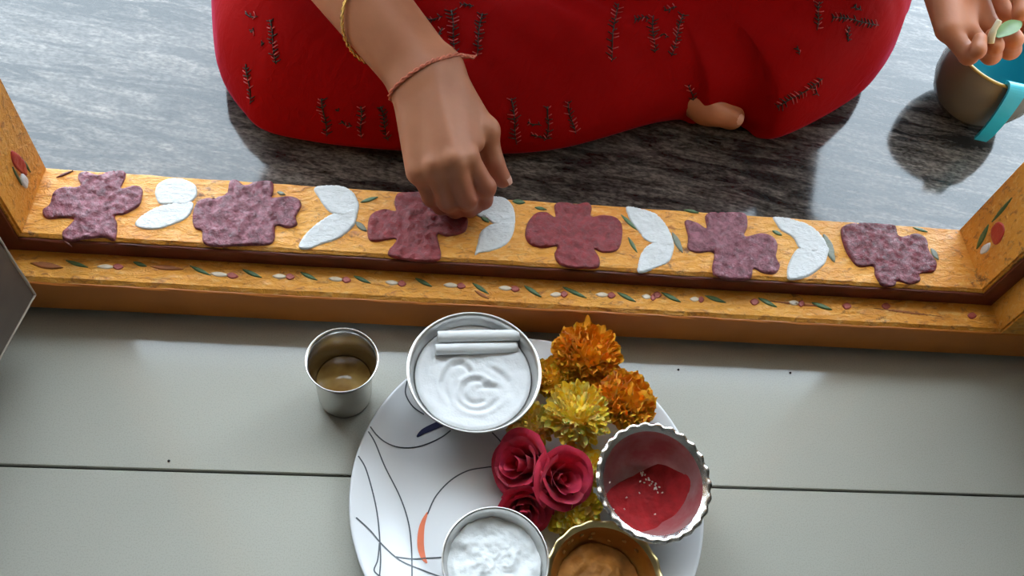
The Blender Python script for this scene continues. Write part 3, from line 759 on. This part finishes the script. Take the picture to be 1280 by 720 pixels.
# ================================================================== PLATE AND WHAT STANDS ON IT
PC = np.array([.0985,.2285,0.])
PPROF = [(0,.0065),(.092,.0065),(.102,.0078),(.110,.0108),(.118,.0140),(.130,.0172),(.1385,.0192),(.1405,.0200)]
def plate_z(r): return float(np.interp(r, [p[0] for p in PPROF], [p[1] for p in PPROF]))
plate = thing('dinner_plate', 'large white plate printed with thin dark curved lines, on the tiles', 'plate', tuple(PC))
pp = [(.0005,.0065)]+[(r, z) for r, z in PPROF[1:]]+[(.1412,.0192),(.1405,.0180),(.130,.0140),(.112,.0070),(.100,.0030),(.080,.0005),(.076,.0005),(.074,.0030),(.0005,.0030)]
CERAM = M('glossy_white_melamine', (.73,.72,.72), .16, var=.02, vscale=8)
obj('plate_body', *lathe(pp, 128, center=PC), CERAM, plate)
def pl(px, py, off=.0003):
    z = .008
    for _ in range(5): p = W(px, py, z); z = plate_z(np.linalg.norm(p[:2]-PC[:2]))+off
    return W(px, py, z)
def cd(*p): return [(420+x/3.765, 530+y/3.765) for x, y in p]
INK = M('dark_grey_printed_ink', (.05,.055,.065), .3, var=.05)
def ribbon(px, w, mat, name, taper=False):
    C = catmull(px, 8); P = np.array([pl(*c) for c in C]); V = []; Fc = []
    ok = np.linalg.norm(P[:, :2]-PC[:2], axis=1) < .140; P = P[ok]
    for i in range(len(P)):
        t = P[min(i+1, len(P)-1)]-P[max(i-1, 0)]; t /= np.linalg.norm(t)+1e-9; s = np.array([-t[1], t[0], 0])
        ww = w*(max(.08, math.sin(math.pi*(i+.5)/len(P)))**.7 if taper else 1)
        for q in (P[i]-s*ww, P[i]+s*ww):
            r = np.linalg.norm(q[:2]-PC[:2]); V.append((q[0], q[1], plate_z(r)+.0003))
    for i in range(len(P)-1): Fc.append((2*i+1, 2*i, 2*i+2, 2*i+3))
    return obj(name, V, Fc, mat, plate)
for L in [cd((150,-5),(190,50),(240,90),(300,110),(370,110),(440,90),(500,60),(540,30)),
          cd((130,5),(180,80),(230,200),(300,340),(340,460),(355,580),(358,740)),
          cd((105,150),(140,210),(175,330),(195,430),(205,530),(210,640),(203,730)),
          cd((95,440),(160,500),(220,570),(300,640),(400,685),(500,722)),
          cd((800,210),(740,202),(700,205),(620,220),(540,265),(470,340),(430,425)),
          cd((280,625),(360,635),(420,632),(500,628)),
          cd((735,40),(780,90),(808,155)), cd((205,560),(196,640),(180,690),(215,722)),
          [(509,476),(507,492),(516,508),(530,518)], cd((1225,365),(1215,400),(1212,440)), cd((1050,430),(1075,460),(1080,500))]:
    ribbon(L, .00055, INK, 'printed_line')
o = ribbon(cd((430,415),(405,480),(398,560),(408,620),(428,655)), .0026, M('orange_red_printed_ink', (.75,.16,.06), .3, var=.1), 'printed_brush_stroke', True)
o = ribbon([(521,546),(530,539),(545,532),(560,525),(572,516)], .0028, M('navy_printed_ink', (.02,.022,.07), .3), 'printed_leaf', True)

STEEL = M('stainless_steel', (.62,.61,.59), .20, 1.0, var=.06, vscale=30)
STEELB = M('brushed_steel', (.56,.55,.53), .30, 1.0, var=.08, vscale=40)
def vessel(root, prof_out, prof_in, mat_out, mat_in, center, name='bowl', n=72, mod=None, rot=None):
    """profiles from base centre to rim and from rim to inner centre"""
    obj(name+'_body', *lathe(prof_out, n, mod, center, rot), mat_out, root)
    return obj(name+'_inside', *lathe(prof_in, n, mod, center, rot), mat_in, root)
def powder(name, label, cat, center, R, base, hfun, mat, n=64, rings=26, rot=None):
    V = []; Fc = []
    for k in range(rings+1):
        for i in range(n):
            r = R*k/rings; a = 2*math.pi*i/n; x, y = r*math.cos(a), r*math.sin(a); V.append((x, y, base+hfun(x, y)))
    for k in range(rings):
        for i in range(n): j = (i+1) % n; Fc.append((k*n+i, (k+1)*n+i, (k+1)*n+j, k*n+j))
    b0 = len(V)                                                # underside
    for i in range(n): a = 2*math.pi*i/n; V.append((R*.72*math.cos(a), R*.72*math.sin(a), base-.010))
    for i in range(n): j = (i+1) % n; Fc.append((rings*n+i, b0+i, b0+j, rings*n+j))
    Fc.append([b0+i for i in range(n)][::-1])
    V = np.array(V)
    if rot is not None: V = V @ np.array(rot.to_3x3()).T
    o = obj(name, V+np.array(center), Fc, mat, loc=center); return tag(o, label, cat, kind='stuff')

# large steel bowl of white powder with two chalk sticks
b1 = np.array([.0503,.3170,.0150])
g = thing('steel_bowl', 'large stainless steel bowl holding white powder and chalk, on the plate edge', 'bowl', tuple(b1))
vessel(g, [(.0005,.0),(.028,.0),(.033,.002),(.0400,.010),(.0465,.022),(.0515,.036),(.0540,.0395),(.0548,.0410)],
       [(.0548,.0410),(.0538,.0418),(.0518,.0400),(.0505,.036),(.0455,.022),(.0390,.011),(.0325,.0040),(.028,.002),(.0005,.002)], STEEL, STEELB, b1)
PW = plain('white_rangoli_powder', (.71,.71,.71), .95, var=.03, vscale=60, bmp=.35, bscale=500)
ARCS = [(.002,-.013,.010,.4,5.6,.0032,.0024), (.003,-.012,.0175,2.6,6.0,.0026,.0022), (-.004,-.006,.020,1.5,4.2,.0022,.0024), (.006,-.016,.026,.2,1.5,.0022,.0022), (.014,-.030,.022,1.0,2.2,.0030,.0022), (-.012,.002,.009,0,2.4,.0026,.0022)]
def h1(x, y):
    r = math.hypot(x, y); z = .0014*nz(x, y, 1, 60)+.0006*nz(x, y, 4, 180)+.0022*(r/.05)**2 - .004*max(0, min(1, (y-.020)/.02))*.4
    for cx, cy, R_, a0, a1, dep, w in ARCS:
        d = math.hypot(x-cx, y-cy)-R_; a = math.atan2(y-cy, x-cx) % (2*math.pi)
        m_ = max(0, min(1, (a-a0)/.4))*max(0, min(1, (a1-a)/.4))
        z += .75*m_*dep*(-math.exp(-(d/w)**2)+.6*math.exp(-((d-2*w)/w)**2))
    return z*min(1, max(0, (.0478-r)/.003))+.0012*(r/.0478)**8
powder('white_powder', 'smooth white powder with finger swirls in the large steel bowl', 'powder', b1, .0478, .0285, h1, PW, 96, 44)
CH = M('white_chalk', (.76,.76,.75), .85, var=.02, bmp=.2)
def chalk(pa, pb, r, label):
    a = np.array(pa); b = np.array(pb); d = (b-a)/np.linalg.norm(b-a)
    v, f = tube([a, a+d*.0008, b-d*.0008, b], [r*.9, r, r, r*.88], 24)
    tag(obj('chalk_stick', v, f, CH, loc=tuple((a+b)/2)), label, 'chalk', 'chalk sticks in the large steel bowl')
zc = b1[2]+.0358
chalk(W(547,421,zc), W(649,419,zc), .0049, 'upper white chalk stick lying nearest the bowl rim')
chalk(W(544,437,zc-.002), W(646,434,zc-.0055), .0046, 'lower white chalk stick half sunk into the powder')

# small steel bowl of lumpy flour
b2 = np.array([.0680,.1690,.0072])
g = thing('small_steel_bowl', 'small plain steel bowl of lumpy white flour at the front', 'bowl', tuple(b2))
vessel(g, [(.0005,0),(.018,0),(.022,.002),(.0280,.010),(.0335,.022),(.0375,.035),(.0390,.0376),(.0394,.0388)],
       [(.0394,.0388),(.0385,.0392),(.0375,.0378),(.0364,.034),(.0325,.022),(.027,.011),(.021,.004),(.0005,.002)], STEEL, STEELB, b2)
PW2 = plain('white_flour', (.76,.765,.75), .95, var=.05, vscale=80, bmp=.5, bscale=350)
def h2(x, y): return .0030*nz(x, y, 12, 75)+.0020*nz(x, y, 3, 170)+.0010*nz(x, y, 8, 380)+.004*(y/.03)*-.5
powder('white_flour', 'lumpy white flour filling the small front bowl', 'flour', b2, .0350, .0292, h2, PW2, 72, 30)

# scalloped bowls
def scallop(nl, amp):
    def f(k, a, r, z, K=None):
        return r, z
    return f
def fluted(prof_idx, nl, amp, phase=0):
    def f(k, a, r, z):
        if k in prof_idx: return r*(1+amp*math.cos(nl*a+phase)*prof_idx[k]), z+.0007*math.cos(nl*a+phase)*prof_idx[k]
        return r, z
    return f
# silver bowl of red kumkum leaning on the plate rim
def dust_material(name, dust, metal, lo_, hi_, scale=25, amt=1.0):
    m, nt, b = new_mat(name); v = tex_coord(nt); n1 = noise(nt, v, scale, 5, .6)
    msk = ramp(nt, n1, [(lo_, (0,0,0)), (hi_, (amt,amt,amt))])
    nt.links.new(mix(nt, msk, metal, dust), b.inputs['Base Color'])
    inv = nt.nodes.new('ShaderNodeMath'); inv.operation = 'SUBTRACT'; inv.inputs[0].default_value = 1.0; nt.links.new(msk, inv.inputs[1])
    nt.links.new(inv.outputs[0], b.inputs['Metallic']); setp(b, Roughness=.45); return m
rc = W(818,602,.0590)-np.array(Matrix.Rotation(math.radians(9), 3, Vector((1, .45, 0)))) @ np.array([0,0,.0480])
tocam = (camv-rc); rq = Vector((0,0,1)).rotation_difference(Vector(tocam)).to_matrix()
tilt = Matrix.Rotation(math.radians(9), 3, Vector((1, .45, 0)))   # leans towards the viewer
g = thing('fluted_silver_bowl', 'silver bowl with fluted rim holding red kumkum powder', 'bowl', tuple(rc))
po = [(.0005,0),(.016,0),(.022,.0025),(.031,.013),(.0375,.027),(.0405,.0425),(.0430,.0455),(.0458,.0466),(.0462,.0478)]
pi = [(.0462,.0478),(.0454,.0492),(.0425,.0484),(.0398,.0462),(.0390,.0425),(.0362,.027),(.0300,.014),(.021,.0050),(.0005,.0028)]
nf = 26
obj('bowl_body', *lathe(po, 208, fluted({6:.3, 7:1.0, 8:1.0}, nf, .008), rc, tilt), STEEL, g)
obj('rim', *lathe(pi[:4], 208, fluted({0:1.0, 1:1.3, 2:-.6}, nf, .008), rc, tilt), M('bright_fluted_silver', (.72,.71,.69), .22, 1.0, var=.05), g)
KD = dust_material('kumkum_stained_steel', (.36,.045,.05), (.55,.45,.43), .30, .62, 22, .88)
obj('bowl_inside', *lathe(pi[3:], 96, None, rc, tilt), KD, g)
KUM = plain('red_kumkum', (.34,.010,.012), .9, var=.25, vscale=120, bmp=.6, bscale=450)
tm = np.array(tilt)
def bowl_in(r): return float(np.interp(r, [.0005,.021,.030,.0362,.039], [.0028,.0050,.014,.027,.0425]))
V = []; Fc = []; n = 64; rings = 22; kc = (.003, -.0035)
for k in range(rings+1):
    for i in range(n):
        a = 2*math.pi*i/n; R = .0300*(1+.10*math.sin(2*a+.5)+.05*math.sin(3*a+1)+.06*nz(math.cos(a), math.sin(a), 3, 2.5))
        if math.sin(a-.55) > .5: R *= 1-.42*(math.sin(a-.55)-.5)*2*.9
        s = k/rings; x = kc[0]+R*s*math.cos(a); y = kc[1]+R*s*math.sin(a)
        h = .0095*(1-s**3) if k < rings else -.0006
        V.append((x, y, bowl_in(math.hypot(x, y))+h+(.0016*nz(x, y, 2, 110)+.0010*nz(x, y, 6, 300))*(1-s**6)))
for k in range(rings):
    for i in range(n): j = (i+1) % n; Fc.append((k*n+i, (k+1)*n+i, (k+1)*n+j, k*n+j))
kv = np.array(V) @ tm.T + rc
tag(obj('kumkum_powder', kv, Fc, KUM, loc=tuple(rc)), 'bright red kumkum powder heaped in the fluted silver bowl', 'powder', kind='stuff')
gp = []
for i in range(34):
    if i < 26: x, y = .001+.016*rng.random(), .006+.008*rng.random(); y -= (x-.004)*.55
    else: x, y = -.03+.05*rng.random(), -.03+.035*rng.random()
    z = bowl_in(math.hypot(x, y))+.0098; p = tm @ np.array([x, y, z])+rc; a = rng.random()*6
    gp.append(tube([p, p+np.array([math.cos(a), math.sin(a), .1])*.0014], [.0006,.0005], 5))
v, f = merge(gp); tag(obj('rice_crumbs', v, f, M('cream_crumb', (.75,.66,.55), .8), loc=tuple(rc)), 'cream crumbs sprinkled on the red kumkum', 'crumbs', kind='stuff')

# brass bowl of turmeric
bc = np.array([*W(756,725,.0435)[:2], .0080])
g = thing('brass_bowl', 'brass bowl with wavy rim coated with turmeric at the front', 'bowl', tuple(bc))
BRASS = M('worn_brass', (.62,.42,.13), .28, 1.0, var=.15, vscale=30)
po2 = [(r*.975, z*.9) for r, z in [(.0005,0),(.018,0),(.023,.002),(.0335,.012),(.0405,.024),(.0415,.034),(.0432,.0372),(.0450,.0382),(.0453,.0392)]]
pi2 = [(r*.975, z*.9) for r, z in [(.0453,.0392),(.0447,.0400),(.0430,.0394),(.0405,.037),(.0398,.033),(.0388,.024),(.0318,.0130),(.022,.0045),(.0005,.003)]]
obj('bowl_body', *lathe(po2, 144, fluted({6:.3, 7:1.0, 8:1.0}, 18, .006), bc), BRASS, g)
obj('rim', *lathe(pi2[:4], 144, fluted({0:1.0, 1:.9, 2:.25}, 18, .006), bc), M('pale_brass_rim', (.66,.52,.25), .28, 1.0, var=.15), g)
TD = dust_material('turmeric_stained_brass', (.34,.115,.014), (.62,.36,.10), .34, .52, 18, .95)
obj('bowl_inside', *lathe(pi2[3:], 96, None, bc), TD, g)
def h3(x, y): return .0030*nz(x, y, 21, 70)+.0022*nz(x, y, 15, 160)+.0010*nz(x, y, 11, 330)+.0035*math.exp(-((x+.002)**2+(y+.002)**2)/.00025)+.006*max(0, nz(x, y, 30, 45))
TUR = plain('turmeric_paste', (.40,.150,.020), .75, var=.35, vscale=70, bmp=.6, bscale=260)
powder('turmeric_paste', 'lumpy orange brown turmeric in the brass bowl', 'turmeric', bc, .0325, .0150, h3, TUR, 72, 26)
lv = []
for i in range(9):
    a = .6+1.9*rng.random(); r = .036; x, y, z = r*math.cos(a), r*math.sin(a), .018+.012*rng.random(); z *= .9; rr = .0362 if z < .0216 else .0380
    lv.append(tube([bc+np.array([rr*math.cos(a), rr*math.sin(a), z]), bc+np.array([(rr-.001)*math.cos(a+.07), (rr-.001)*math.sin(a+.07), z+.001])], [.0013,.0008], 6))
v, f = merge(lv); obj('dried_paste_flecks', v, f, M('dry_turmeric_fleck', (.55,.30,.09), .8), g)

# steel tumbler of brown water
cc = np.array([-.0547,.3165,0])
g = thing('steel_tumbler', 'small steel tumbler of brownish water on the tiles left of the plate', 'tumbler', tuple(cc))
vessel(g, [(.0005,.002),(.0195,.002),(.0205,0),(.0215,.001),(.0222,.006),(.0228,.030),(.0240,.050),(.0268,.060),(.0283,.0640),(.0286,.0650)],
       [(.0286,.0650),(.0281,.0656),(.0262,.0612),(.0234,.0500),(.0222,.030),(.0214,.006),(.0200,.0035),(.0005,.003)], STEEL, STEEL, cc, 'tumbler', 64)
m, nt, b = new_mat('brown_water'); setp(b, Base_Color=(.40,.25,.10), Roughness=.03, Transmission_Weight=.35, IOR=1.33)
nt.links.new(ramp(nt, noise(nt, tex_coord(nt), 40, 3), [(.35, (.36,.19,.05)), (.65, (.66,.42,.13))]), b.inputs['Base Color'])
tag(obj('brown_water', *lathe([(.0005,.0045),(.0203,.0045),(.0212,.0075),(.0219,.0300),(.0217,.0303),(.0005,.0300)], 48, center=cc), m, loc=tuple(cc)), 'brownish water inside the steel tumbler', 'water')

# ------------------------------------------------------------------ flowers heaped on the plate
def petal_mat(name, c0, c1, tip=None):
    m, nt, b = new_mat(name); v = tex_coord(nt); n1 = noise(nt, v, 160, 3)
    nt.links.new(ramp(nt, n1, [(.3, c0), (.7, c1)]), b.inputs['Base Color']); setp(b, Roughness=.6, Subsurface_Weight=.35, Subsurface_Scale=.006, Sheen_Weight=.1); return m
ORG = petal_mat('orange_marigold_petal', (.97,.36,.006), (1.0,.50,.02))
ORG2 = petal_mat('amber_marigold_petal', (.88,.45,.015), (.95,.62,.05))
YLW = petal_mat('yellow_chrysanthemum_petal', (.95,.60,.02), (.98,.76,.10))
YLW2 = petal_mat('pale_yellow_chrysanthemum_petal', (.88,.64,.10), (.95,.82,.32))
GRN = M('green_calyx', (.10,.17,.04), .6, var=.3)
def petal(o, d, up, L, w, curl, ruf, seed, nl=5, nw=4):
    """a petal from point o, growing along d and curling towards up"""
    d = d/np.linalg.norm(d); s = np.cross(d, up); s /= np.linalg.norm(s)+1e-9; u = np.cross(s, d); V = []; Fc = []
    for i in range(nl+1):
        t = i/nl; ww = w*(.25+.75*math.sin(min(1, t*1.15)*math.pi*.5))*(1 if t < .95 else .75)
        c = o+d*L*(t-.25*curl*t*t)+u*L*curl*t*t*.7
        for j in range(nw+1):
            q = (j/nw-.5)*2
            V.append(c+s*ww*q+u*(.35*ww*q*q + ruf*ww*math.sin(q*5+seed)*t*t)+d*(-.18*L*q*q*(t > .6)))
    for i in range(nl):
        for j in range(nw): a = i*(nw+1)+j; Fc.append((a, a+1, a+nw+2, a+nw+1))
    return V, Fc
def bloom(name, label, cat, px, py, z, R, mat, count, group, tilt=(0,0), broad=.30, ruf=.5, flat=.8, seed=1, mat2=None, curl=.5):
    c = W(px, py, z); root = thing(name, label, cat, tuple(c-np.array([0,0,R*.6])), group)
    r = random.Random(seed); A = []; B = []
    ax = np.array(Matrix.Rotation(tilt[0], 3, 'X') @ Matrix.Rotation(tilt[1], 3, 'Y'))
    for i in range(count):
        t = (i+.5)/count; th = math.acos(1-1.35*t); ph = i*2.39996+r.random()*.35      # polar angle to ~110 degrees
        dr = np.array([math.sin(th)*math.cos(ph), math.sin(th)*math.sin(ph), math.cos(th)*flat])
        L = R*(.42+.20*r.random())*(.75 if th < .5 else 1); o = dr*R*.50
        d = dr + np.array([r.uniform(-.25,.25), r.uniform(-.25,.25), r.uniform(-.15,.25)])
        up = np.array([0,0,1.]) if th > .35 else np.array([math.cos(ph+1), math.sin(ph+1), .3])
        V, Fc = petal(o, d, up, L, R*broad*(.55+.45*t)*r.uniform(.8,1.2), curl*r.uniform(.2,1.2), ruf, r.random()*6, 4, 4)
        V = np.array(V) @ ax.T + c
        (A if (mat2 is None or r.random() < .62) else B).append((V, Fc))
    v, f = merge(A); o = obj('petals', v, f, mat, root); o['kind'] = 'stuff'
    if B: v, f = merge(B); o = obj('outer_petals', v, f, mat2, root); o['kind'] = 'stuff'
    core = lathe([(.0005,.55*R*flat),(.3*R,.5*R*flat),(.5*R,.2*R),(.5*R,-.15*R),(.32*R,-.5*R),(.12*R,-.75*R),(.0005,-.78*R)], 20)
    obj('calyx', np.array(core[0]) @ ax.T + c, core[1], mat, root)
    return root
GM = 'marigolds on the plate'; GY = 'yellow chrysanthemums on the plate'
mg = bloom('marigold', 'orange marigold at the top of the heap, one petal sticking up', 'flower', 733,446,.038, .0305, ORG, 260, GM, (-.1,.1), .20, .6, .85, 3)
V, Fc = petal(W(733,420,.052), np.array([.02,1,.35]), np.array([0,0,1.]), .019, .0030, .25, .3, 1)
obj('stray_petal', V, Fc, ORG, mg)
bloom('marigold', 'orange marigold beside the fluted silver bowl', 'flower', 777,503,.036, .0290, ORG, 170, GM, (-.15,.25), .30, .8, .75, 5)
bloom('marigold', 'small amber marigold tucked against the large steel bowl', 'flower', 692,474,.030, .0205, ORG2, 100, GM, (-.2,-.3), .26, .6, .8, 7)
bloom('chrysanthemum', 'large bright yellow chrysanthemum in the middle of the heap', 'flower', 721,519,.044, .0285, YLW, 230, GY, (-.1,0), .15, .4, .85, 9, YLW2)
bloom('chrysanthemum', 'pale yellow chrysanthemum touching the large steel bowl', 'flower', 664,531,.028, .0200, YLW2, 130, GY, (.25,-.25), .17, .4, .8, 11, YLW)
bloom('chrysanthemum', 'yellow chrysanthemum half hidden behind the roses', 'flower', 728,584,.026, .0190, YLW, 150, GY, (.1,.1), .18, .4, .8, 13, YLW2)
bloom('chrysanthemum', 'yellow chrysanthemum lying below the roses', 'flower', 717,640,.021, .0230, YLW, 170, GY, (.3,.1), .20, .4, .75, 15, YLW2)
ROSE = petal_mat('crimson_rose_petal', (.50,.010,.045), (.66,.030,.080))
def rose(label, px, py, z, R, tilt, seed, layers=((3,.22,1.0),(4,.40,.95),(5,.62,.85),(5,.82,.68))):
    c = W(px, py, z); root = thing('rose', label, 'flower', tuple(c-np.array([0,0,R*.7])), 'red roses on the plate'); r = random.Random(seed)
    ax = np.array(Matrix.Rotation(tilt[0], 3, 'X') @ Matrix.Rotation(tilt[1], 3, 'Y'))
    for li, (cnt, rad, hh) in enumerate(layers):
        for i in range(cnt):
            a0 = 2*math.pi*(i+.5*li+r.uniform(-.12,.12))/cnt; span = 2*math.pi/cnt*(1.55 if li else 1.3); V = []; Fc = []; nu, nv = 12, 8
            rw = r.uniform(.94,1.06)
            for p in range(nv+1):
                t = p/nv
                for q in range(nu+1):
                    u = (q/nu-.5)*2; a = a0+u*span/2
                    prof = R*rad*rw*(.35+.65*math.sin(min(1, t*1.15)*math.pi/2)); flare = R*(.10+.14*li)*max(0, t-.66)**1.3*2.6
                    rr = prof+flare+R*.05*u*(1 if i % 2 else -1)
                    top = hh*R*.95*(1-.22*u*u) ; zz = -R*.55+(top+R*.55)*t - R*.55*(.25*li)*max(0, t-.72)**2*6
                    rr += R*.035*math.sin(u*4+seed+i)*t*t
                    V.append((rr*math.cos(a), rr*math.sin(a), zz))
            for p in range(nv):
                for q in range(nu): b_ = p*(nu+1)+q; Fc.append((b_, b_+1, b_+nu+2, b_+nu+1))
            obj('petal', np.array(V) @ ax.T + c, Fc, ROSE, root)
    v, f = lathe([(.0005,.5*R),(.12*R,.5*R),(.16*R,.2*R),(.30*R,-.45*R),(.14*R,-.65*R),(.0005,-.7*R)], 16)
    obj('bud_core', np.array(v) @ ax.T + c, f, ROSE, root)
    return root
rose('crimson rose at the left of the flower heap', 658,581,.031, .0232, (.30,-.75), 2)
rose('largest crimson rose, facing up in the middle of the heap', 698,598,.039, .0220, (.35,.25), 4)
rose('small dark crimson rose touching the small flour bowl', 656,632,.026, .0188, (.85,-.1), 6)

# crumbs of dirt on the tiles
for i, (x, y) in enumerate([(848,462), (211,576), (988,466), (735,664)][:3]):
    p = W(x, y, .0006); v, f = lathe([(.0003,-.0005),(.0011,-.0002),(.0008,.0008),(.0003,.0011)], 8, center=p)
    tag(obj('dirt_speck', v, f, M('black_grit', (.02,.018,.016), .9), loc=tuple(p)), ['dark speck on the tile beside the right plate rim', 'dark speck on the tile left of the tumbler', 'faint dark speck on the tile far right of the plate'][i], 'speck')
